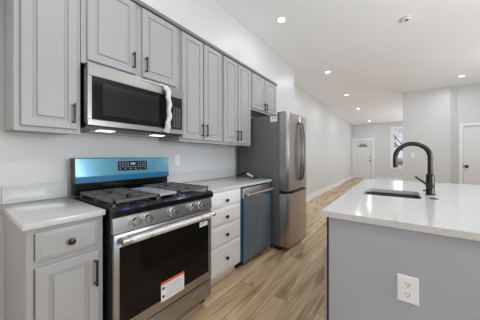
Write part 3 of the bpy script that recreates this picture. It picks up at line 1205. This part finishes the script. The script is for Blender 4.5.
# floor register by the far left baseboard
t = thing('floor_register', 'brown metal floor register by the far left baseboard', 'vent', (.12, 10.8, 0.0))
obj('frame', bx(.055, .165, 10.65, 10.95, .0005, .006, .002, 1), M['register'], t)
bm = B()
for k in range(9):
    box(bm, .072, .148, 10.675 + k * .03, 10.688 + k * .03, .0062, .0085)
obj('louver', bm, M['black'], t)

# ------------------------------------------------------------------ ceiling fixtures


def downlight(label, x, y, w=DOWNLIGHT_W, group=None):
    t = thing('recessed_downlight', label, 'ceiling light', (x, y, CEIL), group)
    bm = lathe(B(), (x, y, CEIL - .0005), (0, 0, -1), [(.060, 0), (.058, .005), (.046, .007), (.042, .004), (.042, .0005)], 32)
    obj('trim_ring', bm, M['trim'], t)
    bm = lathe(B(), (x, y, CEIL - .003), (0, 0, -1), [(.041, 0), (.039, .003), (0, .004)], 28)
    obj('lens', bm, M['lamp'], t)
    l = bpy.data.lights.new('lamp', 'AREA')
    l.shape = 'DISK'
    l.size = .078
    l.spread = math.radians(180)
    l.energy = w
    l.color = (.93, .97, 1.0)
    o = bpy.data.objects.new('lamp', l)
    o.parent = t
    o.location = (0, 0, -.012)
    COL.objects.link(o)
    return t


downlight('round recessed ceiling light nearest the camera, above the dishwasher side', .785, 2.45, DOWNLIGHT_W * .4)
downlight('second recessed ceiling light along the left wall, beyond the chase', .83, 4.52)
downlight('third recessed ceiling light along the left wall', .83, 6.52)
downlight('fourth recessed ceiling light along the left wall', .86, 8.62)
downlight('farthest recessed ceiling light, close to the front door wall', .92, 11.98)
downlight('recessed ceiling light on the right above the white closet door', 3.06, 6.41, DOWNLIGHT_W * 1.3)
# further cans of the same rows, outside the frame
for x, y, k in ((.80, .35, .8), (.80, -1.5, 1), (3.06, 4.4, 1.8), (3.06, 2.4, 1.5), (3.06, .35, 1), (3.06, -1.5, 1)):
    downlight('recessed ceiling light of the rows outside the frame', x, y, DOWNLIGHT_W * k, 'recessed lights outside the frame')
for x, y in ((3.06, 9.2), (3.06, 11.6)):
    downlight('recessed ceiling light of the rows in the front room', x, y, DOWNLIGHT_W, 'recessed lights in the front room')

t = thing('smoke_detector', 'round white smoke detector on the ceiling above the island', 'smoke detector', (2.037, 3.338, CEIL))
bm = lathe(B(), (2.037, 3.338, CEIL - .0005), (0, 0, -1), [(.060, 0), (.060, .006), (.054, .008), (.054, .011), (.057, .012), (.050, .024), (.034, .028), (0, .029)], 30)
obj('housing', bm, M['detector'], t)
bm = lathe(B(), (2.037, 3.338, CEIL - .0105), (0, 0, -1), [(.0595, -.003), (.0595, .0005), (.0545, .0007), (.0545, -.003)], 30)
obj('vent_ring', bm, M['groove'], t)
bm = lathe(B(), (2.043, 3.318, CEIL - .0290), (0, 0, -1), [(.018, 0), (.018, .002), (.012, .003), (0, .003)], 18)
obj('test_button', bm, M['ink'], t)

# ------------------------------------------------------------------ unseen rear opening and side windows, added to bring light to the ceiling
bm = B()
casing(bm, 0.9, 3.7, YB + .021, 2.5, w=.09)
wr = struct('window_2', bm, M['trim'])
bm = B()
for x in (0.9, 1.81, 2.73, 3.64):
    box(bm, x, x + .06, YB - .12, YB - .06, 0, 2.5)
box(bm, .96, 3.64, YB - .12, YB - .06, 2.44, 2.5)
box(bm, .96, 3.64, YB - .12, YB - .06, 0.0, .08)
obj('window_frame', bm, M['trim'], wr)

for k, (y0, y1) in enumerate(((0.6, 2.0), (4.3, 5.7), (9.6, 11.0))):  # made-up windows framing the side fill lights
    bm = B()
    box(bm, XR - .02, XR - .001, y0 - .10, y0, .5, 2.6)
    box(bm, XR - .02, XR - .001, y1, y1 + .10, .5, 2.6)
    box(bm, XR - .02, XR - .001, y0, y1, 2.5, 2.6)
    box(bm, XR - .02, XR - .001, y0, y1, .5, .6)
    w_ = struct('window_%d' % (k + 3), bm, M['trim'])
    bm = B()
    for b0, b1, c0, c1 in ((y0 + .001, y0 + .05, .601, 2.499), (y1 - .05, y1 - .001, .601, 2.499), (y0 + .05, y1 - .05, .601, .65),
                           (y0 + .05, y1 - .05, 2.45, 2.499), (y0 + .05, y1 - .05, 1.53, 1.58)):
        box(bm, XR + .04, XR + .08, b0, b1, c0, c1)
    obj('window_sash', bm, M['trim'], w_)

# ------------------------------------------------------------------ outside the front window
struct('ground', bx(-20, 30, 13.3, 60, -.9, -.8), M['snow'])


def branch_tree():
    t = thing('bare_tree', 'bare dark-branched tree outside the front window', 'tree', (2.7, 17.5, -.8))
    bm = B()
    r = random.Random(11)

    def grow(p, d, L, rad, depth):
        n = 4
        pts = [p]
        q = p.copy()
        dd = d.copy()
        for k in range(n):
            dd = (dd + Vector((r.uniform(-.25, .25), r.uniform(-.25, .25), r.uniform(-.12, .2)))).normalized()
            q = q + dd * L / n
            pts.append(q.copy())
        tube(bm, pts, [rad * (1 - .45 * k / n) for k in range(n + 1)], 6)
        if depth == 0:
            return
        for k in range(3 if depth > 1 else 3):
            nd = (dd + Vector((r.uniform(-1.0, 1.0), r.uniform(-.7, .7), r.uniform(-.35, .6)))).normalized()
            grow(pts[-1 - (k % 3)], nd, L * .72, rad * .5, depth - 1)
    grow(Vector((2.7, 17.5, -.8)), Vector((0, 0, 1)), 2.3, .10, 0)
    for k in range(11):
        a = k * 2 * PI / 11 + .2
        grow(Vector((2.7, 17.5,   .9 + .1 * k)), Vector((math.cos(a), math.sin(a) * .6, .55)).normalized(), 1.7, .035, 4)
    obj('branches', bm, M['bark'], t)


branch_tree()
t = thing('row_house', 'red brick row house across the street outside the window', 'house', (3, 26, -.8))
obj('brick_wall', bx(-6, 12, 26, 32, -.8, .72), M['brick'], t)
obj('roof_edge', bx(-6.1, 12.1, 25.8, 32.1, .72, 1.0), M['snow'], t)
